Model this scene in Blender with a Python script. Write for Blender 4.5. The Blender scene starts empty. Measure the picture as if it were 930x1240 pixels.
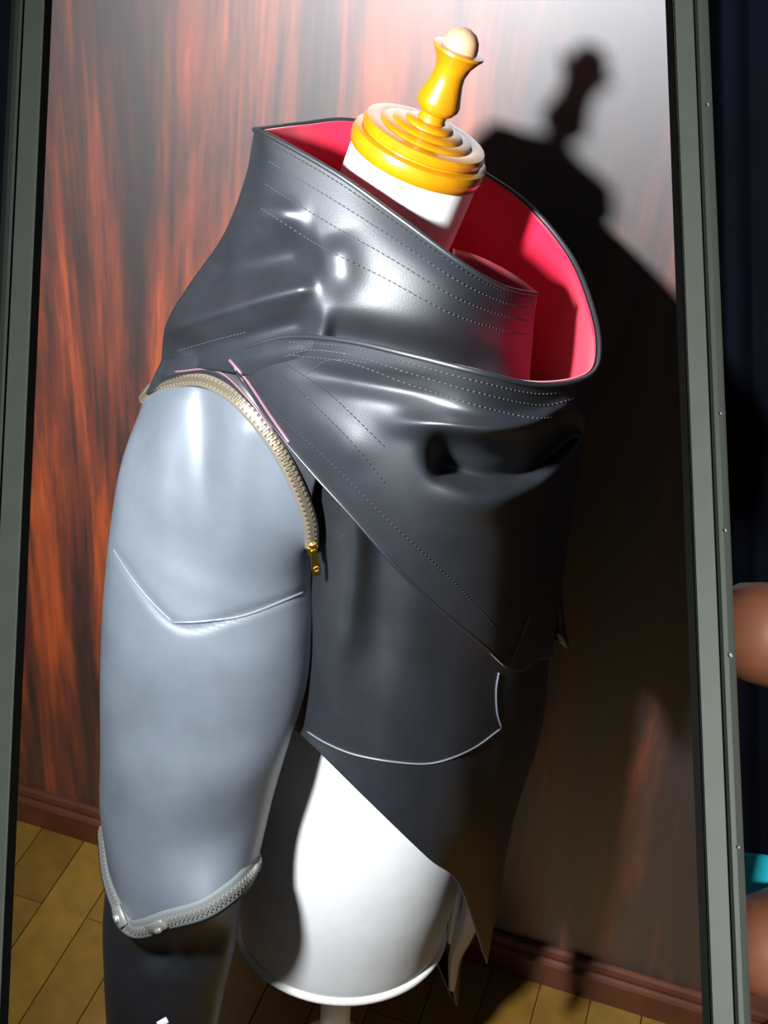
import bpy, bmesh, math, random
import numpy as np
from mathutils import Vector, Matrix
from mathutils.bvhtree import BVHTree

scene = bpy.context.scene
col = scene.collection
random.seed(7)

# ------------------------------------------------------------------ camera
F = 1600.0                                   # focal length in pixels of the 930x1240 frame
PITCH, ROLL = math.radians(35), math.radians(4)
CAM = np.array([0, -1.067, 1.67])
FWD = np.array([0, math.cos(PITCH), -math.sin(PITCH)])
_r0 = np.array([1.0, 0, 0]); _u0 = np.cross(_r0, FWD)
RGT = math.cos(ROLL) * _r0 + math.sin(ROLL) * _u0
UPV = -math.sin(ROLL) * _r0 + math.cos(ROLL) * _u0
cd = bpy.data.cameras.new('camera'); cam = bpy.data.objects.new('camera', cd); col.objects.link(cam)
cd.sensor_fit = 'VERTICAL'; cd.sensor_height = 36; cd.lens = F / 1240 * 36
cd.clip_start = 0.01; cd.clip_end = 60
m = Matrix.Identity(4)
for i in range(3):
    m[i][0] = RGT[i]; m[i][1] = UPV[i]; m[i][2] = -FWD[i]; m[i][3] = CAM[i]
cam.matrix_world = m
scene.camera = cam

# ------------------------------------------------------------------ light
world = bpy.data.worlds.new('world'); scene.world = world; world.use_nodes = True
bg = world.node_tree.nodes['Background']
bg.inputs[0].default_value = (0.75, 0.85, 1.0, 1); bg.inputs[1].default_value = 0.05
KEY = Vector((-0.43, -0.70, 1.60))
ld = bpy.data.lights.new('key_lamp', 'SPOT'); ld.shadow_soft_size = 0.045; ld.spot_size = math.radians(98); ld.spot_blend = 0.9
ld.energy = 185; ld.color = (0.90, 0.95, 1.0)
lo = bpy.data.objects.new('key_lamp', ld); col.objects.link(lo); lo.location = KEY
lo.rotation_euler = (Vector((0.17, 0.1, 0.94)) - KEY).to_track_quat('-Z', 'Y').to_euler()
fd = bpy.data.lights.new('phone_fill', 'SPOT'); fd.shadow_soft_size = 0.04; fd.spot_size = math.radians(36); fd.spot_blend = 0.6
fd.energy = 9; fd.color = (1.0, 1.0, 0.94)  # added fill spot to brighten phone and hand; no real lamp stands here
fo = bpy.data.objects.new('phone_fill', fd); col.objects.link(fo); fo.location = (0.25, -1.25, 1.80)
fo.rotation_euler = (Vector((0.04, -0.92, 1.55)) - Vector(fo.location)).to_track_quat('-Z', 'Y').to_euler()
vs = scene.view_settings
scene.display_settings.display_device = 'sRGB'
vs.view_transform = 'Standard'; vs.look = 'None'; vs.gamma = 1.0; vs.use_curve_mapping = False
vs.exposure = 0.0

# ------------------------------------------------------------------ helpers
def ray(px, py):
    return FWD + RGT * ((px - 465) / F) - UPV * ((py - 620) / F)
def W(px, py, Y):                             # point seen at (px,py) standing at depth Y in the room
    d = ray(px, py); return CAM + d * ((Y - CAM[1]) / d[1])
def onfloor(px, py):
    d = ray(px, py); return CAM - d * (CAM[2] / d[2])
def atdepth(px, py, z):
    return CAM + ray(px, py) * z
def proj(P):
    v = np.asarray(P) - CAM; z = v @ FWD
    return np.stack([465 + F * (v @ RGT) / z, 620 - F * (v @ UPV) / z], -1)

def link(name, me, mat=None, parent=None, smooth=True, label=None):
    o = bpy.data.objects.new(name, me); col.objects.link(o)
    if mat is not None: me.materials.append(mat)
    if smooth:
        for p in me.polygons: p.use_smooth = True
    if 'sharp' in me: me.set_sharp_from_angle(angle=math.radians(38))
    if parent is not None: o.parent = parent
    if label: o['label'] = label
    return o
def bm_link(name, bm, mat, parent=None, smooth=True, label=None):
    bmesh.ops.recalc_face_normals(bm, faces=bm.faces)
    me = bpy.data.meshes.new(name); bm.to_mesh(me); bm.free()
    return link(name, me, mat, parent, smooth, label)
def empty(name, label, cat, group=None):
    o = bpy.data.objects.new(name, None); col.objects.link(o); o.empty_display_size = 0.05
    o['label'] = label; o['category'] = cat
    if group: o['group'] = group
    return o
def tag(o, label=None, cat=None, kind=None, group=None):
    if label: o['label'] = label
    if cat: o['category'] = cat
    if kind: o['kind'] = kind
    if group: o['group'] = group
    return o

def crom(P, n, closed=False):                 # Catmull-Rom resample of control array (k,dims) to n samples
    P = np.asarray(P, float); k = len(P)
    if closed:
        t = np.linspace(0, k, n, endpoint=False)
        i = np.floor(t).astype(int); f = (t - i)
        g = lambda a: P[a % k]
    else:
        t = np.linspace(0, k - 1, n)
        i = np.minimum(np.floor(t).astype(int), k - 2); f = t - i
        Q = np.concatenate([[2 * P[0] - P[1]], P, [2 * P[-1] - P[-2]]])
        g = lambda a: Q[a + 1]
    f = f.reshape((-1,) + (1,) * (P.ndim - 1))
    a, b, c, d = g(i - 1), g(i), g(i + 1), g(i + 2)
    return 0.5 * (2 * b + (c - a) * f + (2 * a - 5 * b + 4 * c - d) * f ** 2 + (3 * b - a - 3 * c + d) * f ** 3)

def seglen(pix, line):                        # distance of pixels (n,2) to a polyline, and where along it (0..1)
    best = np.full(len(pix), 1e9); where = np.zeros(len(pix)); k = len(line) - 1
    for i, ((x0, y0), (x1, y1)) in enumerate(zip(line[:-1], line[1:])):
        a = np.array([x0, y0], float); d = np.array([x1 - x0, y1 - y0], float)
        t = np.clip(((pix - a) @ d) / (d @ d), 0, 1)
        q = np.hypot(*(pix - a - t[:, None] * d).T); m_ = q < best
        best[m_] = q[m_]; where[m_] = ((i + t) / k)[m_]
    return best, where

def grid_mesh(name, G, closed=False, folds=()):
    """G: (rows, cols, 3) points. folds: (polyline, width px, height m) raised towards the viewer's side."""
    R, Cn, _ = G.shape
    V = G.reshape(-1, 3).copy()
    if folds:
        pix = proj(V); dv = V - CAM; dn = dv / np.linalg.norm(dv, axis=1)[:, None]
        for line, w, h, *tp in folds:         # tp: share of the length over which the start and the end fade
            ta, tb = tp if tp else (.35, .35)
            s, q = seglen(pix, crom(np.array(line, float), 24))
            f = np.clip(np.minimum(q / ta if ta else 1 + q, (1 - q) / tb if tb else 2 - q), 0, 1); f = f * f * (3 - 2 * f)
            V -= dn * (h * f * np.exp(-(s / w) ** 2))[:, None]
    faces = []
    cc = Cn if closed else Cn - 1
    for i in range(R - 1):
        for j in range(cc):
            k = (j + 1) % Cn
            faces.append((i * Cn + j, i * Cn + k, (i + 1) * Cn + k, (i + 1) * Cn + j))
    me = bpy.data.meshes.new(name); me.from_pydata([tuple(v) for v in V], [], faces); me.update()
    return me
def loft(cols_or_rows, nr, nc, closed=False):
    A = np.asarray(cols_or_rows, float)       # (rows, cols, 3)
    A = crom(A, nr)
    A = np.swapaxes(crom(np.swapaxes(A, 0, 1), nc, closed), 0, 1)
    return A
def pts(rows):
    return np.array([[W(*p) if len(p) == 3 else np.array(p[1:]) for p in r] for r in rows])
def flip_to(me, ref, outward=True):
    """orient all normals so that on average they point away from ref (or towards it)"""
    s = sum((p.center - Vector(ref)).dot(p.normal) * p.area for p in me.polygons)
    if (s < 0) == outward: me.flip_normals()
    me.update()
def offset_mesh(me, name, d):
    me2 = me.copy(); me2.name = name; me2.materials.clear()
    n = np.zeros(len(me.vertices) * 3); me.vertices.foreach_get('normal', n)
    c = np.zeros(len(me.vertices) * 3); me.vertices.foreach_get('co', c)
    me2.vertices.foreach_set('co', c + n * d); me2.update(); return me2
def solid(o, t, off=-1):
    md = o.modifiers.new('thickness', 'SOLIDIFY'); md.thickness = t; md.offset = off; return o
def bvh(*meshes):
    v, f = [], []
    for me in meshes:
        b = len(v); v += [x.co.copy() for x in me.vertices]
        f += [tuple(i + b for i in p.vertices) for p in me.polygons]
    return BVHTree.FromPolygons(v, f)
def cast(tree, px, py, lift=0.001):
    d = Vector(ray(px, py)).normalized()
    h = tree.ray_cast(Vector(CAM), d)
    if h[0] is None: return None
    return h[0] - d * lift
def tube_bm(bm, P, r, seg=6, cap=True):
    P = [Vector(p) for p in P]; rings = []
    n = len(P)
    rr = r if hasattr(r, '__len__') else [r] * n
    up = None
    for i, p in enumerate(P):
        t = (P[min(i + 1, n - 1)] - P[max(i - 1, 0)]).normalized()
        if up is None:
            up = Vector((0, 0, 1)) if abs(t.z) < .9 else Vector((1, 0, 0))
        s = t.cross(up).normalized(); up = s.cross(t).normalized()
        rings.append([bm.verts.new(p + (s * math.cos(a) + up * math.sin(a)) * rr[i])
                      for a in [2 * math.pi * k / seg for k in range(seg)]])
    for a, b in zip(rings[:-1], rings[1:]):
        for k in range(seg):
            bm.faces.new((a[k], a[(k + 1) % seg], b[(k + 1) % seg], b[k]))
    if cap:
        bm.faces.new(rings[0]); bm.faces.new(rings[-1])
def box_bm(bm, M, sx, sy, sz):
    vs_ = [bm.verts.new(M @ Vector((x * sx / 2, y * sy / 2, z * sz / 2))) for x in (-1, 1) for y in (-1, 1) for z in (-1, 1)]
    for f in ((0, 1, 3, 2), (4, 6, 7, 5), (0, 4, 5, 1), (2, 3, 7, 6), (0, 2, 6, 4), (1, 5, 7, 3)):
        bm.faces.new([vs_[i] for i in f])
def frame_at(p, t, n):
    t = Vector(t).normalized(); n = Vector(n); n = (n - t * n.dot(t)).normalized(); b = n.cross(t)
    M = Matrix.Identity(4)
    for i in range(3): M[i][0] = t[i]; M[i][1] = b[i]; M[i][2] = n[i]; M[i][3] = p[i]
    return M
def lathe_mesh(name, prof, M, seg=64):
    bm = bmesh.new(); rings = []
    for r, h in prof:
        if r < 1e-5: rings.append([bm.verts.new(M @ Vector((0, 0, h)))])
        else: rings.append([bm.verts.new(M @ Vector((r * math.cos(2 * math.pi * k / seg), r * math.sin(2 * math.pi * k / seg), h))) for k in range(seg)])
    for a, b in zip(rings[:-1], rings[1:]):
        for k in range(seg):
            k2 = (k + 1) % seg
            if len(a) == 1 and len(b) == 1: continue
            if len(a) == 1: bm.faces.new((a[0], b[k2], b[k]))
            elif len(b) == 1: bm.faces.new((a[k], a[k2], b[0]))
            else: bm.faces.new((a[k], a[k2], b[k2], b[k]))
    bmesh.ops.recalc_face_normals(bm, faces=bm.faces)
    me = bpy.data.meshes.new(name); bm.to_mesh(me); bm.free(); me['sharp'] = 1; return me

# ------------------------------------------------------------------ materials
def new_mat(name):
    mt = bpy.data.materials.new(name); mt.use_nodes = True
    nt = mt.node_tree; return mt, nt, nt.nodes['Principled BSDF']
def N(nt, t, **kw):
    n = nt.nodes.new(t)
    for k, v in kw.items():
        if k in n.inputs: n.inputs[k].default_value = v
        else: setattr(n, k, v)
    return n
def ramp(nt, stops):
    n = nt.nodes.new('ShaderNodeValToRGB'); e = n.color_ramp.elements
    while len(e) < len(stops): e.new(0.5)
    for x, (p, c) in zip(e, stops): x.position = p; x.color = (*c, 1)
    return n
def simple(name, c, rough=0.5, metal=0.0, spec=0.5, var=0.0, scale=60, bump=0.0, bscale=300, sheen=0.0):
    mt, nt, b = new_mat(name)
    b.inputs['Roughness'].default_value = rough; b.inputs['Metallic'].default_value = metal
    b.inputs['Specular IOR Level'].default_value = spec
    if sheen: b.inputs['Sheen Weight'].default_value = sheen
    tc = N(nt, 'ShaderNodeTexCoord')
    if var:
        nz = N(nt, 'ShaderNodeTexNoise', Scale=scale, Detail=5.0)
        nt.links.new(tc.outputs['Object'], nz.inputs['Vector'])
        rp = ramp(nt, [(0.25, tuple(x * (1 - var) for x in c)), (0.75, tuple(min(1, x * (1 + var)) for x in c))])
        nt.links.new(nz.outputs[0], rp.inputs[0]); nt.links.new(rp.outputs[0], b.inputs['Base Color'])
    else: b.inputs['Base Color'].default_value = (*c, 1)
    if bump:
        nb = N(nt, 'ShaderNodeTexNoise', Scale=bscale, Detail=3.0)
        nt.links.new(tc.outputs['Object'], nb.inputs['Vector'])
        bp = N(nt, 'ShaderNodeBump', Strength=bump, Distance=0.001)
        nt.links.new(nb.outputs[0], bp.inputs['Height']); nt.links.new(bp.outputs[0], b.inputs['Normal'])
    return mt

LEATHER = simple('black_leather', (0.010, 0.0115, 0.015), rough=0.49, spec=1.0, var=0.3, scale=25, bump=0.12, bscale=900)
SLEEVE = simple('grey_leather', (0.095, 0.108, 0.126), rough=0.50, spec=1.0, var=0.15, scale=18, bump=0.12, bscale=900)
LINING = simple('red_satin', (0.62, 0.012, 0.045), rough=0.38, spec=0.5, var=0.08, scale=30, sheen=0.2)
WHITEL = simple('white_satin', (0.75, 0.77, 0.85), rough=0.35, spec=0.5)
SEAM = simple('seam_edge', (0.14, 0.15, 0.17), rough=0.4, spec=0.6)
STITCH = simple('grey_thread', (0.035, 0.038, 0.044), rough=0.7)
DSTITCH = simple('dark_thread', (0.01, 0.01, 0.014), rough=0.7)
PINKEDGE = simple('pink_piping', (0.16, 0.08, 0.10), rough=0.5)
BRASS = simple('brass', (0.70, 0.45, 0.10), rough=0.28, metal=1.0)
TEETH = simple('pale_brass_teeth', (0.55, 0.47, 0.33), rough=0.35, metal=0.9)
SILVER = simple('silver_teeth', (0.50, 0.49, 0.45), rough=0.32, metal=0.7)
TAPE = simple('zipper_tape', (0.10, 0.085, 0.065), rough=0.8)
GTAPE = simple('grey_zipper_tape', (0.15, 0.16, 0.155), rough=0.7)
LINEN = simple('white_linen', (0.82, 0.81, 0.79), rough=0.85, var=0.04, scale=40, bump=0.25, bscale=1200)
WPLAST = simple('white_rim', (0.82, 0.80, 0.75), rough=0.5)
GREY = simple('phone_grey', (0.105, 0.125, 0.108), rough=0.5, var=0.06, scale=300)
RAIL = simple('phone_rail', (0.085, 0.102, 0.09), rough=0.38, metal=0.2)
BLACK = simple('black_border', (0.002, 0.002, 0.002), rough=0.6, spec=0.1)
CHIP = simple('worn_chip', (0.4, 0.4, 0.38), rough=0.5)
NAVY = simple('navy_cloth', (0.0009, 0.0012, 0.003), rough=0.95, spec=0.05, var=0.3, scale=8)
TURQ = simple('turquoise_cloth', (0.02, 0.50, 0.62), rough=0.9, spec=0.1)

def varnish():
    mt, nt, b = new_mat('amber_varnished_wood')
    tc = N(nt, 'ShaderNodeTexCoord'); mp = N(nt, 'ShaderNodeMapping'); mp.inputs['Scale'].default_value = (30, 160, 30)
    nz = N(nt, 'ShaderNodeTexNoise', Scale=1.0, Detail=5.0, Distortion=0.6)
    rp = ramp(nt, [(0.3, (0.36, 0.140, 0.0015)), (0.55, (0.42, 0.170, 0.002)), (0.8, (0.47, 0.195, 0.0025))])
    nt.links.new(tc.outputs['Object'], mp.inputs[0]); nt.links.new(mp.outputs[0], nz.inputs['Vector'])
    nt.links.new(nz.outputs[0], rp.inputs[0]); nt.links.new(rp.outputs[0], b.inputs['Base Color'])
    b.inputs['Roughness'].default_value = 0.3
    b.inputs['Coat Weight'].default_value = 0.8; b.inputs['Coat Roughness'].default_value = 0.12
    return mt
AMBER = varnish()
PALEWOOD = simple('pale_pink_wood', (0.55, 0.28, 0.15), rough=0.35, var=0.1)

WX = 0.0
def wood_wall():
    mt, nt, b = new_mat('dark_red_wood_panelling')
    tc = N(nt, 'ShaderNodeTexCoord')
    mp = N(nt, 'ShaderNodeMapping'); mp.inputs['Scale'].default_value = (1, 1, 0.13); mp.inputs['Location'].default_value = (WX, 0, 0)
    nt.links.new(tc.outputs['Object'], mp.inputs[0])
    # slow bending of the figure
    n0 = N(nt, 'ShaderNodeTexNoise', Scale=3.0, Detail=2.0)
    nt.links.new(mp.outputs[0], n0.inputs['Vector'])
    mul = N(nt, 'ShaderNodeVectorMath', operation='MULTIPLY_ADD'); mul.inputs[1].default_value = (0.30, 0.0, 0.0)
    nt.links.new(n0.outputs['Color'], mul.inputs[0]); nt.links.new(mp.outputs[0], mul.inputs[2])
    n1 = N(nt, 'ShaderNodeTexNoise', Scale=16.0, Detail=6.0, Roughness=0.6)
    n2 = N(nt, 'ShaderNodeTexNoise', Scale=5.5, Detail=3.0)
    mp3 = N(nt, 'ShaderNodeMapping'); mp3.inputs['Scale'].default_value = (1, 1, 0.35)
    nt.links.new(mul.outputs[0], mp3.inputs[0])
    n3 = N(nt, 'ShaderNodeTexNoise', Scale=90.0, Detail=4.0)
    for n in (n1, n2): nt.links.new(mul.outputs[0], n.inputs['Vector'])
    nt.links.new(mp3.outputs[0], n3.inputs['Vector'])
    a = N(nt, 'ShaderNodeMath', operation='MULTIPLY_ADD'); a.inputs[1].default_value = 0.55
    nt.links.new(n1.outputs[0], a.inputs[0])
    a2 = N(nt, 'ShaderNodeMath', operation='MULTIPLY'); a2.inputs[1].default_value = 0.45
    nt.links.new(n2.outputs[0], a2.inputs[0]); nt.links.new(a2.outputs[0], a.inputs[2])
    a3 = N(nt, 'ShaderNodeMath', operation='MULTIPLY_ADD'); a3.inputs[1].default_value = 0.14
    nt.links.new(n3.outputs[0], a3.inputs[0]); nt.links.new(a.outputs[0], a3.inputs[2])
    rp = ramp(nt, [(0.43, (0.005, 0.0012, 0.0006)), (0.52, (0.016, 0.0028, 0.0009)), (0.57, (0.050, 0.0080, 0.0015)), (0.63, (0.15, 0.022, 0.0026)), (0.72, (0.46, 0.070, 0.005))])
    nt.links.new(a3.outputs[0], rp.inputs[0]); nt.links.new(rp.outputs[0], b.inputs['Base Color'])
    b.inputs['Roughness'].default_value = 0.6; b.inputs['Specular IOR Level'].default_value = 0.3
    b.inputs['Coat Weight'].default_value = 1.0; b.inputs['Coat Roughness'].default_value = 0.50; b.inputs['Coat IOR'].default_value = 2.3
    return mt
WOOD = wood_wall()
TRIMW = simple('baseboard_wood', (0.095, 0.026, 0.010), rough=0.4, spec=0.5, var=0.35, scale=14)
def plank_mat(i):
    c = [(0.22, 0.115, 0.016), (0.18, 0.09, 0.013), (0.25, 0.135, 0.018), (0.20, 0.108, 0.018)][i]
    return simple('floor_oak_%d' % i, c, rough=0.42, spec=0.4, var=0.22, scale=22)
PLANKS = [plank_mat(i) for i in range(4)]
GAP = simple('floor_joint', (0.30, 0.21, 0.09), rough=0.7)
SKIN = None

# ------------------------------------------------------------------ the room
_y = math.radians(-16); A = onfloor(400, 1098)
TW = np.array([math.cos(_y), math.sin(_y), 0.0])         # along the wall, to the right
A = A - TW * 0.6
NW = np.cross(TW, [0, 0, 1.0]);  NW = NW if NW @ (CAM - A) > 0 else -NW   # into the room
def wallpt(s, n, z): return A + TW * s + NW * n + np.array([0, 0, z])
def wframe():
    M = Matrix.Identity(4); nx = np.cross([0, 0, 1.0], TW)
    for i in range(3): M[i][0] = TW[i]; M[i][1] = -NW[i]; M[i][2] = (0, 0, 1)[i]; M[i][3] = A[i]
    return M
MW = wframe()
bm = bmesh.new(); box_bm(bm, Matrix.Translation((0.6, 0.03, 1.3)), 5.0, 0.06, 2.6)
wl = bm_link('wall_back', bm, WOOD, smooth=False); wl.matrix_world = MW
tag(wl, 'glossy dark red wood panelled wall behind the dress form', kind='structure')
# baseboard: swept profile
prof = [(0, 0), (0.020, 0), (0.020, 0.046), (0.017, 0.050), (0.012, 0.052), (0.012, 0.058), (0.009, 0.064), (0.004, 0.066), (0.0, 0.066)]
bm = bmesh.new(); ends = []
for s in (-1.9, 3.1):
    ends.append([bm.verts.new((s, -n - 0.0005, z)) for n, z in prof])
for k in range(len(prof)):
    bm.faces.new((ends[0][k], ends[0][(k + 1) % len(prof)], ends[1][(k + 1) % len(prof)], ends[1][k]))
bm.faces.new(ends[0]); bm.faces.new(ends[1])
bb = bm_link('baseboard_back', bm, TRIMW, smooth=False); bb.matrix_world = MW
tag(bb, 'stepped dark wood baseboard along the wood wall', kind='structure')
# floor: subfloor plus planks running away from the wall
bm = bmesh.new(); box_bm(bm, Matrix.Translation((0.6, -1.6, -0.03)), 5.0, 3.3, 0.05)
fl = bm_link('floor', bm, GAP, smooth=False); fl.matrix_world = MW
tag(fl, 'light brown oak strip floor', kind='structure')
PWID, PLEN = 0.075, 0.45
pm = []
for i in range(4):
    bm = bmesh.new(); box_bm(bm, Matrix.Translation((0, 0, -0.003)), PWID - 0.0016, PLEN - 0.0016, 0.006)
    bmesh.ops.bevel(bm, geom=list(bm.edges), offset=0.0006, segments=1, affect='EDGES')
    me = bpy.data.meshes.new('plank'); bm.to_mesh(me); bm.free(); me.materials.append(PLANKS[i]); pm.append(me)
for ix in range(-10, 24):
    for iy in range(0, 5):
        o = bpy.data.objects.new('plank', random.choice(pm)); col.objects.link(o); o.parent = fl
        o.location = (ix * PWID, 0.30 - PLEN * (iy + 0.5) - (PLEN / 2 if ix % 2 else 0), 0)
# ------------------------------------------------------------------ dress form
form = empty('dress_form', 'white linen dress form with amber turned wood neck cap', 'dress form')
prof = [  # z, cx, cy, half width, half depth
    (0.280, -0.018, -0.002, 0.085, 0.070), (0.276, -0.018, -0.002, 0.112, 0.096), (0.288, -0.017, -0.002, 0.126, 0.108), (0.33, -0.016, -0.002, 0.131, 0.112),
    (0.42, -0.012, -0.002, 0.138, 0.114), (0.52, -0.006, 0.0, 0.138, 0.108), (0.64, 0.004, 0.005, 0.118, 0.090), (0.75, 0.012, 0.01, 0.095, 0.075),
    (0.85, 0.012, 0.01, 0.092, 0.072), (0.97, 0.012, 0.01, 0.105, 0.082), (1.05, 0.008, 0.01, 0.115, 0.080), (1.11, 0.0, 0.012, 0.112, 0.066),
    (1.145, -0.006, 0.014, 0.085, 0.058), (1.175, -0.010, 0.012, 0.058, 0.054), (1.20, -0.010, 0.010, 0.05, 0.05)]
P = crom(np.array(prof), 90)
ang = np.linspace(0, 2 * math.pi, 72, endpoint=False)
G = np.array([[(c[1] + c[3] * math.cos(a), c[2] + c[4] * math.sin(a), c[0]) for a in ang] for c in P])
fm = grid_mesh('torso', G, closed=True); flip_to(fm, (0, 0, 0.7)); torso = link('torso', fm, LINEN, form)
bm = bmesh.new()
ring = [(-0.017 + 0.1275 * math.cos(a), -0.002 + 0.109 * math.sin(a), 0.285) for a in np.linspace(0, 2 * math.pi, 73)]
tube_bm(bm, ring, 0.006, 8, cap=False)
bm_link('bottom_rim', bm, WPLAST, form)
top = Vector(W(506, 187, 0.0)); ax = (Vector(W(556, 60, -0.0)) - top).normalized()
capM = Matrix.Translation(top - ax * 0.006) @ ax.to_track_quat('Z', 'Y').to_matrix().to_4x4()
link('neck', lathe_mesh('neck', [(.0535, -.13), (.0545, -.08), (.0555, -.03), (.0555, .004), (0, .004)], capM), LINEN, form)
cap = [(0, 0), (.0565, 0), (.058, .002), (.0588, .006), (.0588, .011), (.0575, .0145), (.0545, .016), (.0510, .0160), (.0510, .0175), (.0530, .0190), (.0535, .0225), (.0515, .0255), (.046, .0268),
       (.0405, .0262), (.0395, .0275), (.037, .0290), (.031, .0292), (.0300, .0305), (.027, .0325), (.021, .0328), (.0205, .0345), (.018, .0365), (.013, .037), (0, .037)]
link('neck_cap', lathe_mesh('neck_cap', cap, capM), AMBER, form, label='amber varnished turned wood disc')
kn = [(0, .036), (.012, .037), (.0108, .041), (.0115, .045), (.0150, .048), (.0180, .054), (.0182, .059), (.0160, .068), (.0135, .080), (.0130, .088), (.0150, .098), (.0195, .107), (.0215, .110), (.0212, .1125), (.0150, .1135), (0, .1135)]
kn = [(r, .037 + (h - .037) * .80) for r, h in kn]
knob = link('knob', lathe_mesh('knob', kn, capM, 48), AMBER, form, label='amber turned wood knob')
link('knob_dome', lathe_mesh('knob_dome', [(r, .037 + (h - .037) * .80) for r, h in ((.0150, .113), (.0148, .117), (.0132, .124), (.0095, .130), (.004, .133), (0, .1338))], capM, 40), PALEWOOD, knob, label='pale pinkish rounded wood top')
bm = bmesh.new(); tube_bm(bm, [(-0.018, -0.002, 0.012), (-0.018, -0.002, 0.30)], 0.020, 24)
bm_link('pole', bm, WPLAST, form)
link('base_plate', lathe_mesh('base_plate', [(0, 0.0), (.055, 0.0), (.056, .006), (.05, .014), (.03, .02), (0, .02)], Matrix.Translation((-0.018, -0.002, 0.0005))), WPLAST, form)

# ------------------------------------------------------------------ jacket
jacket = empty('leather_jacket', 'asymmetric black and grey leather jacket with red lined wrap collar on dress form', 'jacket')

def D(px, py, Y, dz, dx=0.0, dy=0.0):
    p = W(px, py, Y); return ('w', p[0] + dx, p[1] + dy, p[2] - dz)

# inner funnel collar sweeping over the left shoulder
rows = [
    [(308, 157, 0.0), (330, 166, -.03), (410, 212, -.075), (480, 262, -.10), (560, 320, -.115), (610, 348, -.098), (650, 357, -.06)],
    [(297, 215, 0.0), (330, 225, -.05), (402, 257, -.092), (472, 302, -.118), (550, 350, -.13), (605, 376, -.106), (647, 385, -.064)],
    [(270, 285, 0.0), (310, 288, -.06), (385, 310, -.108), (460, 345, -.132), (538, 385, -.140), (600, 405, -.113), (645, 415, -.068)],
    [(228, 346, 0.0), (285, 350, -.07), (360, 362, -.118), (445, 390, -.143), (528, 420, -.146), (597, 440, -.117), (642, 450, -.070)],
    [(201, 393, 0.0), (265, 402, -.075), (345, 412, -.122), (440, 435, -.146), (525, 460, -.146), (595, 480, -.118), (640, 485, -.075)],
    [(195, 442, 0.01), (258, 448, -.06), (340, 460, -.11), (440, 475, -.13), (525, 500, -.13), (595, 515, -.12), (636, 520, -.10)]]
G = loft(pts(rows), 110, 150)
c_folds = [([(190, 404), (290, 368), (390, 342)], 14, .016, .15, .15), ([(240, 278), (310, 256), (380, 268)], 17, .012, .4, .3),
           ([(230, 345), (300, 324), (392, 304)], 26, -.030, .35, .2), ([(205, 428), (300, 408), (395, 385)], 19, -.024, .2, .2), ([(400, 280), (410, 320), (410, 370)], 24, .008, .4, .4),
           ([(385, 405), (470, 420), (640, 460)], 24, -.016, .15, .2)]
cm = grid_mesh('funnel_collar', G, folds=c_folds); flip_to(cm, (0, 0.02, 1.16))
funnel = link('funnel_collar', cm, LEATHER, jacket); 
lin = link('collar_lining', offset_mesh(cm, 'collar_lining', -0.003), LINING, funnel, label='red satin lining inside funnel collar')
solid(funnel, 0.002); solid(lin, 0.0015)

# outer wrap: from behind the neck round the right side and across the chest
cols = [
    [(308, 157, .002), D(308, 157, .002, .04), D(308, 157, .002, .08), D(308, 157, .0, .12), D(308, 157, .0, .16)],
    [(365, 150, .06), D(365, 150, .06, .04), D(365, 150, .06, .08), D(365, 150, .06, .12), D(365, 150, .06, .16)],
    [(428, 146, .09), D(428, 146, .09, .04), D(428, 146, .09, .08), D(428, 146, .09, .12), D(428, 146, .09, .16)],
    [(515, 168, .105), D(515, 168, .105, .04), D(515, 168, .105, .08), D(515, 168, .105, .12), D(515, 168, .105, .16)],
    [(583, 208, .098), D(583, 208, .095, .05), D(583, 208, .095, .10), D(583, 208, .09, .15), D(583, 208, .09, .20)],
    [(640, 248, .075), D(640, 248, .075, .06), D(640, 248, .07, .12), D(640, 248, .07, .18), D(640, 248, .07, .24)],
    [(690, 308, .03), D(690, 308, .03, .08), D(690, 308, .03, .16), D(690, 308, .03, .24), D(690, 308, .03, .32, -.01)],
    [(716, 368, -.03), D(716, 368, -.025, .10, -.002), D(716, 368, -.02, .18, -.008), D(716, 368, -.01, .26, -.014), D(716, 368, 0, .34, -.02)],
    [(726, 420, -.085), (717, 480, -.07), (702, 560, -.06), (686, 660, -.05), (668, 790, -.045)],
    [(714, 455, -.14), (703, 505, -.11), (690, 585, -.095), (674, 680, -.085), (652, 800, -.08)],
    [(655, 466, -.18), (658, 525, -.16), (652, 602, -.152), (643, 700, -.142), (625, 814, -.132)],
    [(580, 451, -.205), (588, 512, -.20), (592, 590, -.20), (590, 680, -.192), (585, 784, -.178)],
    [(500, 431, -.19), (510, 490, -.20), (512, 560, -.212), (508, 635, -.215), (500, 711, -.205)],
    [(420, 413, -.155), (430, 455, -.17), (435, 510, -.186), (430, 565, -.194), (420, 622, -.19)],
    [(350, 408, -.11), (360, 435, -.125), (362, 465, -.138), (355, 500, -.146), (340, 530, -.142)],
    [(303, 420, -.085), (306, 433, -.09), (309, 448, -.095), (306, 463, -.095), (300, 474, -.085)],
    [(276, 434, -.055), (277, 436, -.056), (278, 438, -.057), (278, 440, -.057), (277, 441, -.056)]]
G = np.swapaxes(loft(pts(cols), 320, 110), 0, 1)
w_folds = [([(540, 548), (595, 556), (650, 545), (712, 498)], 21, -.030, 0, .12), ([(538, 566), (590, 578), (645, 566), (712, 508)], 13, -.032, 0, .12), ([(450, 512), (520, 514), (600, 521), (660, 511), (718, 478)], 13, .025, .35, .15),
           ([(500, 592), (600, 612), (700, 560)], 18, .008), ([(340, 448), (430, 462), (500, 474), (580, 490)], 15, -.012, .3, .4), ([(330, 470), (400, 520), (440, 580)], 30, .006)]
wm = grid_mesh('wrap_panel', G, folds=w_folds); flip_to(wm, (0.02, 0.0, 1.08))
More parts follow.
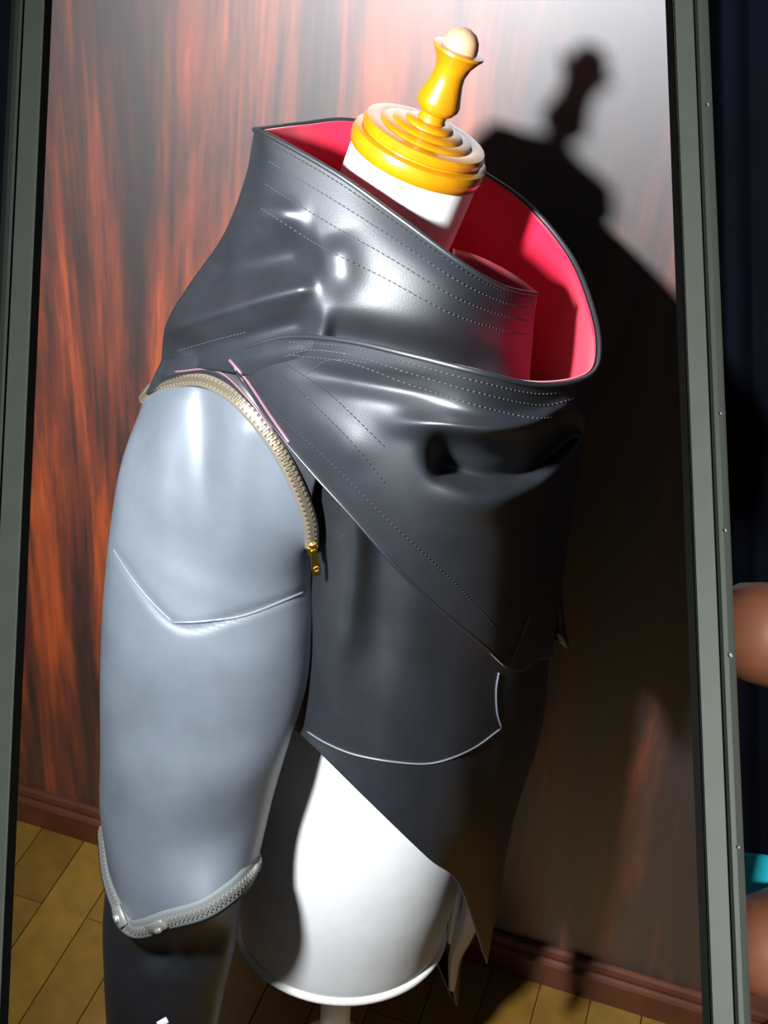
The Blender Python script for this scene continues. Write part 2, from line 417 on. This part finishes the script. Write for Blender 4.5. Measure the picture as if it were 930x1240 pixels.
wrap = link('wrap_panel', wm, LEATHER, jacket)
wlin = link('wrap_lining', offset_mesh(wm, 'wrap_lining', -0.003), LINING, wrap, label='red satin lining of the wide wrap collar')
solid(wrap, 0.002); solid(wlin, 0.0015)

# body under the wrap, closed round the torso, hem falling to a point on the right
rows = [
    [(335, 500, .02), (395, 520, -.105), (470, 540, -.135), (550, 548, -.13), (620, 545, -.09), (672, 530, -.045), (696, 520, .0), (670, 480, .09), (520, 450, .12), (380, 450, .09)],
    [(352, 640, .02), (402, 632, -.112), (478, 650, -.14), (555, 660, -.125), (622, 655, -.09), (668, 648, -.04), (686, 640, .0), (660, 600, .08), (520, 560, .11), (390, 570, .08)],
    [(355, 760, .02), (398, 762, -.115), (470, 775, -.148), (550, 785, -.128), (615, 785, -.085), (652, 780, -.04), (667, 770, .0), (640, 720, .08), (510, 670, .11), (390, 680, .08)],
    [(348, 820, .02), (385, 835, -.115), (460, 870, -.158), (540, 890, -.145), (600, 895, -.10), (640, 885, -.05), (656, 880, -.01), (635, 810, .06), (500, 750, .10), (380, 750, .08)],
    [(345, 850, .02), (375, 880, -.118), (455, 930, -.165), (530, 980, -.158), (580, 1000, -.115), (610, 1010, -.07), (622, 990, -.03), (610, 930, .04), (490, 830, .09), (375, 800, .07)],
    [(345, 872, .02), (368, 893, -.12), (445, 969, -.17), (518, 1039, -.168), (556, 1072, -.13), (588, 1160, -.08), (590, 1150, -.06), (600, 1050, .02), (480, 900, .08), (370, 850, .06)]]
G = loft(pts(rows), 150, 220, closed=True)
b_folds = [([(414, 570), (428, 660), (418, 750), (404, 860)], 19, .018, .1, .3), ([(470, 600), (462, 720), (470, 860)], 26, -.012, .2, .4), ([(540, 880), (560, 960), (570, 1060)], 25, .006)]
jm = grid_mesh('body_panel', G, closed=True, folds=b_folds); flip_to(jm, (0, 0, 0.8))
body = link('body_panel', jm, LEATHER, jacket); solid(body, 0.002)

# shoulder yoke between collar and sleeve zipper
rows = [
    [(196, 436, .0), (235, 432, -.03), (275, 432, -.05), (310, 470, -.08), (345, 520, -.095), (385, 575, -.105)],
    [(188, 452, -.005), (235, 445, -.035), (275, 452, -.058), (308, 482, -.083), (345, 535, -.10), (380, 590, -.108)],
    [(176, 478, .0), (235, 458, -.03), (272, 470, -.06), (304, 497, -.085), (340, 548, -.102), (374, 618, -.11)]]
G = loft(pts(rows), 30, 90)
ym = grid_mesh('shoulder_yoke', G, folds=[([(200, 455), (270, 456), (330, 520)], 5, .003, 0, 0)]); flip_to(ym, (0, 0, 1.0))
yoke = link('shoulder_yoke', ym, LEATHER, jacket); solid(yoke, 0.002)

# sleeve
def ring(L, R, Yl, Yr, dep, sag=0.0, front=None):
    """closed ring of 16 control points: left -> front -> right -> back"""
    l, r = W(*L, Yl), W(*R, Yr); c = (l + r) / 2; h = (r - l) / 2
    bdir = np.cross(h / np.linalg.norm(h), np.array([0, 0, 1.0])); bdir = bdir / np.linalg.norm(bdir)
    if bdir[1] > 0: bdir = -bdir
    out = []
    for k in range(16):
        a = math.pi * k / 8
        p = c - h * math.cos(a) + bdir * dep * math.sin(a) * (1 if k <= 8 else 0.9)
        if sag and k < 8: p = p + np.array([0, 0, -sag * math.sin(a)])
        out.append(p)
    if front is not None:
        for k, q in enumerate(front): out[k] = W(*q)
    return np.array(out)
ZIP_TOP = [(173, 486, .02), (190, 469, .0), (235, 459, -.035), (270, 471, -.062), (302, 498, -.087), (336, 543, -.103), (361, 592, -.112), (375, 632, -.114), (377, 662, -.112)]
ZIP_LOW = [(126, 1003, -.10), (131, 1055, -.15), (143, 1092, -.185), (162, 1124, -.21), (205, 1113, -.225), (248, 1100, -.225), (284, 1076, -.205), (304, 1054, -.175), (313, 1038, -.14)]
r0 = ring((173, 486), (377, 662), .02, -.11, .05, front=ZIP_TOP)
for k, q in zip(range(9, 16), [(372, 640, -.08), (350, 580, -.03), (320, 530, .01), (285, 500, .04), (245, 482, .05), (210, 475, .05), (185, 478, .04)]): r0[k] = W(*q)
rings = np.array([r0,
    ring((157, 540), (376, 668), -.0, -.085, .055),
    ring((140, 620), (377, 705), -.02, -.07, .070),
    ring((129, 720), (377, 765), -.045, -.08, .078),
    ring((126, 810), (371, 830), -.06, -.095, .080),
    ring((127, 890), (352, 893), -.08, -.115, .080),
    ring((128, 955), (330, 965), -.09, -.13, .080),
    ring((126, 1003), (313, 1038), -.10, -.14, .080, front=ZIP_LOW)])
G = loft(rings, 130, 120, closed=True)
s_folds = [([(246, 462), (250, 540), (246, 650)], 15, -.009, .05, .5), ([(215, 465), (195, 560), (190, 690)], 20, .006, .1, .4), ([(295, 500), (285, 600), (290, 720)], 22, .006, .1, .4),
           ([(375, 680), (374, 740), (374, 820)], 14, -.004), ([(137, 665), (210, 755), (280, 748), (370, 717)], 5, -.0025, 0, 0)]
sm = grid_mesh('upper_sleeve', G, closed=True, folds=s_folds); flip_to(sm, W(250, 760, -.05))
upper = link('upper_sleeve', sm, SLEEVE, jacket, label='silvery grey leather upper sleeve'); solid(upper, 0.002)
low0 = ring((130, 1010), (304, 1045), -.105, -.14, .07, front=[(130, 1015, -.105), (134, 1060, -.15), (146, 1097, -.18), (163, 1127, -.205), (205, 1118, -.22), (247, 1105, -.22), (280, 1083, -.20), (298, 1062, -.175), (304, 1050, -.14)])
rings = np.array([low0,
    ring((130, 1090), (292, 1092), -.11, -.14, .068),
    ring((131, 1150), (285, 1140), -.115, -.15, .066),
    ring((134, 1210), (270, 1205), -.12, -.155, .062),
    ring((138, 1270), (258, 1262), -.125, -.155, .058),
    ring((146, 1340), (250, 1330), -.125, -.155, .052)])
G = loft(rings, 60, 100, closed=True)
lm = grid_mesh('lower_sleeve', G, closed=True, folds=[([(165, 1150), (215, 1150)], 14, -.006), ([(150, 1180), (210, 1185)], 18, .004), ([(262, 1100), (255, 1220)], 18, -.004)])
flip_to(lm, W(205, 1180, -.135)); lower = link('lower_sleeve', lm, LEATHER, jacket); solid(lower, 0.002)

# back tail below the hem on the right: dark outer strip and white satin facing
def strip(name, cl, mat, parent, label=None):
    G = loft(pts(cl), 60, 30); me = grid_mesh(name, G); o = link(name, me, mat, parent, label=label); solid(o, 0.002); return o
tail = strip('back_tail', [
    [(528, 1010, .03), (545, 1010, .035), (570, 1015, .03), (592, 1020, .03)],
    [(534, 1070, .03), (548, 1070, .04), (566, 1072, .03), (583, 1075, .03)],
    [(533, 1120, .03), (548, 1125, .045), (560, 1128, .03), (577, 1125, .03)],
    [(524, 1150, .03), (540, 1160, .05), (549, 1165, .03), (560, 1160, .03)],
    [(536, 1185, .03), (545, 1192, .045), (549, 1195, .03), (556, 1190, .03)],
    [(548, 1212, .03), (551, 1215, .032), (553, 1217, .03), (555, 1216, .03)]], LEATHER, jacket)
strip('tail_facing', [
    [(550, 1050, .022), (556, 1050, .015), (562, 1055, .022)],
    [(547, 1085, .022), (552, 1085, .012), (557, 1090, .022)],
    [(544, 1120, .022), (548, 1122, .015), (552, 1126, .022)],
    [(543, 1140, .022), (545, 1142, .018), (547, 1145, .022)]], WHITEL, tail, 'white satin facing')
strip('tail_facing', [
    [(563, 1070, .020), (570, 1075, .008), (577, 1090, .020)],
    [(560, 1098, .020), (568, 1104, .006), (577, 1118, .020)],
    [(551, 1130, .020), (560, 1134, .006), (569, 1138, .020)],
    [(545, 1158, .020), (550, 1160, .008), (556, 1162, .020)],
    [(545, 1198, .020), (547, 1199, .014), (549, 1200, .020)]], WHITEL, tail, 'white satin facing')

strip('inner_facing', [
    [(548, 303, -.070), (575, 311, -.070), (600, 322, -.064), (625, 337, -.054), (649, 355, -.04)],
    [(548, 312, -.078), (577, 322, -.078), (602, 333, -.070), (626, 345, -.060), (648, 361, -.045)],
    [(550, 330, -.085), (580, 345, -.082), (604, 356, -.075), (626, 364, -.064), (646, 374, -.05)]], LINING, funnel, 'red inner facing standing above the collar edge')
# ---- zippers, seams, stitching
T_body = bvh(jm, wm); T_wrap = bvh(wm, cm); T_sl = bvh(sm); T_all = bvh(jm, wm, cm, sm, lm, ym)
def path3(ctrl, n, dims=3): return crom(np.array(ctrl, float), n)
def even(P, step):
    P = np.asarray(P); s = np.concatenate([[0], np.cumsum(np.linalg.norm(np.diff(P, axis=0), axis=1))])
    q = np.arange(0, s[-1], step); return np.stack([np.interp(q, s, P[:, i]) for i in range(3)], 1)
def zipper(name, ctrl, tape_mat, tooth_mat, w, out_ref, step=0.0026, lift=0.003, nteeth_w=0.006, tlabel=None):
    z = bpy.data.objects.new(name, None)
    C3 = np.array([W(*p) for p in path3(ctrl, 160)])
    view = CAM - C3; view /= np.linalg.norm(view, axis=1)[:, None]
    out = C3 - np.array(out_ref); out[:, 2] *= 0.3; out /= np.linalg.norm(out, axis=1)[:, None]
    nrm = 0.5 * view + 0.6 * out; nrm /= np.linalg.norm(nrm, axis=1)[:, None]
    C3 = C3 + nrm * lift
    tan = np.gradient(C3, axis=0); tan /= np.linalg.norm(tan, axis=1)[:, None]
    side = np.cross(tan, nrm); side /= np.linalg.norm(side, axis=1)[:, None]
    G = np.stack([C3 + side * (w * k) - nrm * (0.0014 * k * k) for k in (-1, -.6, -.2, .2, .6, 1)], 0)
    tm = grid_mesh(name, G); tape = link(name, tm, tape_mat, jacket, label=tlabel); solid(tape, 0.001, 0)
    E = even(C3 + nrm * 0.0012, step); bm = bmesh.new()
    for i in range(len(E) - 1):
        t = E[i + 1] - E[i]; j = np.argmin(np.linalg.norm(C3 - E[i], axis=1))
        sgn = 1 if i % 2 else -1
        box_bm(bm, frame_at(E[i] + side[j] * sgn * nteeth_w * 0.18, t, nrm[j]), step * 0.72, nteeth_w, 0.0022)
    teeth = bm_link('zipper_teeth', bm, tooth_mat, tape, smooth=False); tag(teeth, kind='stuff')
    return tape, C3, nrm, tan, side
tape1, Z1, n1_, t1_, s1_ = zipper('shoulder_zipper', ZIP_TOP, TAPE, TEETH, 0.0065, W(270, 640, .06), tlabel='brass toothed zipper around the armhole')
# slider and pull at the lower end
def slider(p, t, n, mat, parent, scale=1.0, tang=None):
    bm = bmesh.new(); M = frame_at(p, t, n)
    for sx, wdt, h in ((0.0, .0085, .005), (-.0035, .0065, .0062), (.0038, .0070, .0045)):
        box_bm(bm, M @ Matrix.Translation((sx * scale, 0, .0005)), .006 * scale, wdt * scale, h * scale)
    bmesh.ops.bevel(bm, geom=list(bm.edges), offset=0.0008 * scale, segments=2, affect='EDGES')
    s = bm_link('slider', bm, mat, parent)
    d = Vector(tang if tang is not None else t).normalized()
    base = Vector(p) + Vector(n) * 0.004
    bm = bmesh.new(); M2 = frame_at(base + d * 0.012 * scale, d, n)
    # pull tab: tapered plate with an eye
    outline = [(-.010, -.0022), (-.010, .0022), (-.004, .0030), (.006, .0036), (.012, .0030), (.0135, 0), (.012, -.0030), (.006, -.0036), (-.004, -.0030)]
    a = [bm.verts.new(M2 @ Vector((x * scale, y * scale, -.0008))) for x, y in outline]
    b = [bm.verts.new(M2 @ Vector((x * scale, y * scale, .0008))) for x, y in outline]
    bm.faces.new(a); bm.faces.new(b)
    for i in range(len(a)): bm.faces.new((a[i], a[(i + 1) % len(a)], b[(i + 1) % len(a)], b[i]))
    tube_bm(bm, [M2 @ Vector((.0065 * scale + .0024 * math.cos(q), .0024 * math.sin(q), .0011)) for q in np.linspace(0, 2 * math.pi, 13)], .0006, 6, cap=False)
    bm_link('pull_tab', bm, mat, s, smooth=False)
    return s
slider(Z1[-1], t1_[-1], n1_[-1], BRASS, tape1, 1.15, tang=Vector(W(381, 684, -.118)) - Vector(W(378, 662, -.116)))
tape2, Z2, n2_, t2_, s2_ = zipper('elbow_zipper', ZIP_LOW, GTAPE, SILVER, 0.012, W(215, 1010, -.12), tlabel='silver zipper around the elbow')
# open end: two metal stops in a V at the corner
j0 = int(160 * 3 / 8)
for k, (da, ln) in enumerate(((-13, 0.022), (13, 0.026))):
    bm = bmesh.new(); j = j0 + da
    box_bm(bm, frame_at(Z2[j] + n2_[j] * 0.003, t2_[j], n2_[j]), ln, 0.011, 0.004)
    box_bm(bm, frame_at(Z2[j] + n2_[j] * 0.0045 + s2_[j] * .004, t2_[j], n2_[j]), ln * .35, 0.004, 0.006)
    bmesh.ops.bevel(bm, geom=list(bm.edges), offset=0.0005, segments=1, affect='EDGES')
    bm_link('zipper_stop', bm, SILVER, tape2, label='silver metal zipper end stop')

def seam(name, line, tree, r, mat, parent, n=60, lift=0.0006, label=None):
    P = [cast(tree, x, y, lift) for x, y in crom(np.array(line, float), n)]
    P = [p for p in P if p is not None]
    if len(P) < 3: print('seam lost', name); return
    bm = bmesh.new(); tube_bm(bm, P, r, 6); return bm_link(name, bm, mat, parent, label=label)
def stitches(line, tree, mat, parent, step=0.0045, r=0.00045, n=200):
    P = [cast(tree, x, y, 0.0004) for x, y in crom(np.array(line, float), n)]
    P = [p for p in P if p is not None]
    keep = [P[0]]
    for p in P[1:]:
        if (p - keep[-1]).length < 0.03: keep.append(p)
    E = even(np.array(keep), step); bm = bmesh.new()
    for i in range(len(E) - 1):
        a, b = Vector(E[i]), Vector(E[i + 1]); tube_bm(bm, [a, a.lerp(b, 0.62)], r, 5)
    return tag(bm_link('stitching', bm, mat, parent), kind='stuff')
seam('sleeve_seam', [(137, 665), (160, 700), (185, 730), (210, 754)], T_sl, .0012, SEAM, upper)
seam('sleeve_seam', [(210, 754), (250, 752), (300, 744), (368, 717)], T_sl, .0014, SEAM, upper)
seam('waist_seam', [(372, 886), (395, 900), (430, 914), (480, 923), (525, 924), (570, 908), (607, 882)], T_body, .0010, SEAM, body)
seam('side_seam', [(607, 880), (602, 862), (601, 835), (604, 815)], T_body, .0011, SEAM, body)
seam('side_seam', [(641, 746), (630, 775), (618, 806)], bvh(wm, jm), .0011, SEAM, body)
seam('wrap_edge', [(283, 444), (310, 486), (340, 528), (380, 575), (420, 619), (460, 664), (500, 707), (545, 748), (585, 781), (612, 806)], T_wrap, .0012, LEATHER, wrap)
seam('piping', [(278, 436), (300, 462), (325, 500), (350, 536)], T_all, .0014, PINKEDGE, wrap, label='thin pinkish edge of the wrap panel')
seam('piping', [(212, 450), (262, 449), (300, 482), (336, 530)], bvh(ym, wm), .0010, PINKEDGE, yoke, label='thin pinkish edge on the shoulder yoke')
# rim edges of both collars
def rim(name, P, r, mat, parent):
    bm = bmesh.new(); tube_bm(bm, P, r, 8); bm_link(name, bm, mat, parent)
cv = [v.co.copy() for v in cm.vertices[:150]]; rim('rim_edge', cv, .0022, LEATHER, funnel)
wv = [v.co.copy() for v in wm.vertices[:320]]; rim('rim_edge', wv, .0022, LEATHER, wrap)
for k, off in enumerate((.08, .30, .58, .88)):
    line = [(1 - f) * np.array(a[:2]) + f * np.array(b[:2]) for a, b, f in
            [((330, 166), (310, 288), off * .8), ((410, 212), (385, 310), off), ((480, 262), (460, 345), off), ((560, 320), (538, 385), off), ((610, 348), (600, 405), off), ((640, 356), (638, 412), off)]]
    stitches(line, T_wrap, STITCH if k else DSTITCH, funnel)
for k, off in enumerate((.05, .11, .18)):
    ref = [((350, 408), (345, 530)), ((420, 413), (432, 560)), ((500, 431), (510, 635)), ((580, 451), (592, 680)), ((655, 466), (650, 690)), ((705, 458), (690, 660))]
    stitches([(1 - off) * np.array(a) + off * np.array(b) for a, b in ref], T_wrap, STITCH, wrap)
for line in ([(330, 446), (370, 480), (430, 540), (470, 590)], [(345, 440), (400, 478), (470, 545)], [(300, 462), (340, 505), (400, 560), (470, 630), (550, 705), (600, 760)]):
    stitches(line, T_wrap, DSTITCH, wrap)
for line in ([(345, 432), (375, 424), (420, 428)], [(372, 452), (400, 436), (450, 440)], [(215, 425), (260, 412), (300, 402)]):
    stitches(line, T_wrap, STITCH, wrap)
# red lining stitch lines on the right inside wall
T_lin = bvh(wlin.data)
for off in (.0, .5, 1.0):
    a = [(618, 262), (655, 310), (680, 365), (690, 420), (688, 460)]; b = [(585, 250), (615, 320), (640, 375), (652, 430), (655, 460)]
    stitches([(1 - off) * np.array(p) + off * np.array(q) for p, q in zip(a, b)], T_lin, simple('red_thread', (0.25, 0.0, 0.012), rough=0.7), wlin, step=.003)
# small end tab at the far cuff and at the right hip
bm = bmesh.new(); box_bm(bm, frame_at(W(197, 1238, -.222), RGT * .9 + UPV * .5, -FWD), 0.012, 0.007, 0.002)
bmesh.ops.bevel(bm, geom=list(bm.edges), offset=0.0006, segments=1, affect='EDGES'); bm_link('cuff_tab', bm, WHITEL, lower, label='small white tab on the lower sleeve')
rows = [[(664, 640, .01), (672, 640, .0), (676, 640, .01)], [(668, 740, .01), (676, 738, .0), (680, 738, .01)], [(670, 770, .01), (678, 776, .002), (687, 782, .01)]]
fl_ = strip('hip_flap', rows, LEATHER, jacket)
bm = bmesh.new(); tube_bm(bm, [W(674, 768, -.004), W(679, 774, -.004), W(687, 784, -.002)], [.0022, .0038, .0016], 8); bm_link('metal_tip', bm, SILVER, fl_, label='small silver metal tip')

# ------------------------------------------------------------------ navy cloth past the phone at right, added dark sheet for blackness at left
def onwall(px, py, n):
    d = ray(px, py); return CAM + d * (((A + NW * n - CAM) @ NW) / (d @ NW))
def side_sheet(name, edge, other, label, seed):
    rnd = random.Random(seed); ph = rnd.random() * 6
    G = np.zeros((60, 160, 3))
    for i, v in enumerate(np.linspace(0, 1, 60)):
        a = onwall(*(np.array(edge[0]) * (1 - v) + np.array(edge[1]) * v), .03); b = onwall(*(np.array(other[0]) * (1 - v) + np.array(other[1]) * v), .03)
        for j, t in enumerate(np.linspace(0, 1, 160)):
            G[i, j] = a * (1 - t) + b * t + NW * (0.011 * math.sin(t * 30 + ph + 1.2 * v) + 0.006 * math.sin(t * 67 + 3 * v))
    o = link(name, grid_mesh(name, G), NAVY); solid(o, 0.003); tag(o, label, 'side_sheet'); return o
side_sheet('dark_sheet', ((838, -60), (878, 1160)), ((1300, -60), (1300, 1330)), 'dark navy cloth beyond the phone at far right', 1)  # stands in for dark cloth behind the phone, not a room fitting
side_sheet('dark_sheet', ((40, -60), (0, 920)), ((-300, -60), (-300, 800)), 'added black sheet over the wood wall for the darkness at far left', 2)  # added to hide the wall where only darkness lies past the phone

# ------------------------------------------------------------------ phone held up in front
phone = empty('smartphone', 'grey green smartphone with thin black display border held in front of jacket', 'phone')
dT, dB = 0.165, 0.165 * 742 / 841
TL, TR, BL, BR = (np.array(atdepth(*p)) for p in ((66, 0, dT), (808, 0, dT), (7, 1240, dB), (848, 1240, dB)))
cen = (TL + TR + BL + BR) / 4
xh = (TR - TL) + (BR - BL); xh /= np.linalg.norm(xh)
yh = (TL + TR) - (BL + BR); yh -= xh * (yh @ xh); yh /= np.linalg.norm(yh); zh = np.cross(xh, yh)
MP = Matrix.Identity(4)
for i in range(3): MP[i][0] = xh[i]; MP[i][1] = yh[i]; MP[i][2] = zh[i]; MP[i][3] = cen[i]
phone.matrix_world = MP
HW = np.linalg.norm(TR - TL) / 2; HH = np.linalg.norm((TL + TR) / 2 - (BL + BR) / 2) / 2 + 0.018
def rrect(off, rad=0.004, seg=6):
    w, h, r = HW + off, HH + off, rad + off
    out = []
    for cx, cy, a0 in ((w - r, h - r, 0), (-(w - r), h - r, 90), (-(w - r), -(h - r), 180), (w - r, -(h - r), 270)):
        for k in range(seg + 1):
            a = math.radians(a0 + 90 * k / seg); out.append((cx + r * math.cos(a), cy + r * math.sin(a)))
    return out
def loop_part(name, prof, mat, label=None):
    bm = bmesh.new(); rings = [[bm.verts.new((x, y, z)) for x, y in rrect(o)] for o, z in prof]
    n = len(rings[0]); k = len(prof)
    for i in range(k):
        a, b = rings[i], rings[(i + 1) % k]
        for j in range(n): bm.faces.new((a[j], a[(j + 1) % n], b[(j + 1) % n], b[j]))
    o = bm_link(name, bm, mat, phone, smooth=False, label=label); return o
loop_part('display_border', [(0, 0), (.00095, 0), (.00095, -.0012), (.0006, -.0012)], BLACK, 'thin black border of the display')
loop_part('front_bezel', [(.00095, .0002), (.0011, .0004), (.0033, .0004), (.0034, .0002), (.0034, -.002), (.0014, -.002)], GREY)
loop_part('bezel_groove', [(.0034, -.0004), (.0037, -.0004), (.0037, -.003), (.0034, -.003)], BLACK)
rail = loop_part('side_rail', [(.0037, -.0002), (.0040, .0001), (.0046, -.0001), (.0053, -.0007), (.0058, -.0017), (.0060, -.003), (.0060, -.006), (.0056, -.0075), (.0048, -.0080), (.0042, -.008), (.0037, -.003)], RAIL)
for (y, s) in ((-.006, .0002), (-.0205, .0003), (-.042, .00018), (.047, .0002), (.008, .00016)):
    bm = bmesh.new(); box_bm(bm, Matrix.Translation((HW + .00475, y, -.00012)) @ Matrix.Rotation(0.5, 4, 'Z'), s, s * 1.5, .0006); bm_link('chip', bm, CHIP, rail, smooth=False, label='small worn chip in the paint')

# ------------------------------------------------------------------ hand at the right edge of the phone
def skin_mat():
    mt, nt, b = new_mat('skin'); tc = N(nt, 'ShaderNodeTexCoord')
    nz = N(nt, 'ShaderNodeTexNoise', Scale=120.0, Detail=4.0); nt.links.new(tc.outputs['Object'], nz.inputs['Vector'])
    rp = ramp(nt, [(0.3, (0.25, 0.085, 0.045)), (0.7, (0.31, 0.115, 0.062))]); nt.links.new(nz.outputs[0], rp.inputs[0]); nt.links.new(rp.outputs[0], b.inputs['Base Color'])
    b.inputs['Roughness'].default_value = 0.55; b.inputs['Subsurface Weight'].default_value = 0.15; b.inputs['Subsurface Radius'].default_value = (.004, .0015, .001)
    return mt
SKIN = skin_mat()
def phone_pt(px, py, dz):                    # point behind the phone's front plane, seen at (px,py)
    d = ray(px, py); n = zh; t = ((cen + n * (-dz) - CAM) @ n) / (d @ n); return CAM + d * t
def hand():
    pl = [Vector(phone_pt(px, py, dz)) for px, py, dz in ()]
    sk = bmesh.new(); V = {}; radii = {}
    def v(k, p, r): V[k] = sk.verts.new(p); radii[k] = r
    def e(a, b): sk.edges.new((V[a], V[b]))
    # palm well behind and to the right of the phone
    v('wrist', phone_pt(1270, 1090, .085), .024); v('palm', phone_pt(1160, 1030, .075), .026); e('wrist', 'palm')
    v('arm', phone_pt(1560, 1330, .110), .030); e('wrist', 'arm')
    fing = {'index': [(1110, 860, .070, .0105), (1010, 790, .058, .0090), (915, 764, .030, .0078), (897, 764, .0200, .0066)],
            'middle': [(1110, 955, .074, .0110), (1010, 960, .064, .0092), (1030, 962, .050, .0080), (1015, 962, .035, .0066)],
            'ring': [(1120, 1060, .074, .0105), (1030, 1110, .062, .0090), (920, 1146, .030, .0072), (903, 1146, .0205, .0062)],
            'little': [(1140, 1150, .070, .0090), (1050, 1240, .058, .0078), (945, 1300, .026, .0066), (915, 1302, .0125, .0055)]}
    for nme, ch in fing.items():
        prev = 'palm'
        for i, (px, py, dz, r) in enumerate(ch):
            v(nme + str(i), phone_pt(px, py, dz), r); e(prev, nme + str(i)); prev = nme + str(i)
    v('th0', phone_pt(1200, 930, .085), .013); e('palm', 'th0'); v('th1', phone_pt(1180, 830, .080), .0105); e('th0', 'th1'); v('th2', phone_pt(1150, 740, .072), .009); e('th1', 'th2')
    me = bpy.data.meshes.new('hand'); order = list(V.keys()); sk.verts.index_update(); idx = {k: V[k].index for k in order}
    sk.to_mesh(me); sk.free()
    o = link('hand', me, SKIN)
    md = o.modifiers.new('skin', 'SKIN'); md.use_smooth_shade = True; md.branch_smoothing = 0.3
    for k in order:
        d = me.skin_vertices[0].data[idx[k]]; d.radius = (radii[k], radii[k]); d.use_root = (k == 'palm')
    o.modifiers.new('sub', 'SUBSURF').levels = 2; o.modifiers['sub'].render_levels = 2
    tag(o, 'hand with fingers curled around the right edge of the phone', 'hand')
    return o
hand()
# turquoise cloth glimpsed below the fingers
G = np.zeros((30, 40, 3))
for i, v in enumerate(np.linspace(0, 1, 30)):
    for j, s in enumerate(np.linspace(0, 1, 40)):
        px = 885 + 95 * s; py = 1034 + 12 * s + 150 * v
        G[i, j] = phone_pt(px, py, .046 + .003 * math.sin(s * 9 + v * 3) - .004 * v)
tq = link('turquoise_cloth', grid_mesh('turquoise_cloth', G), TURQ); solid(tq, 0.002)
tag(tq, 'bright turquoise cloth between the fingers beside the phone', 'cloth')
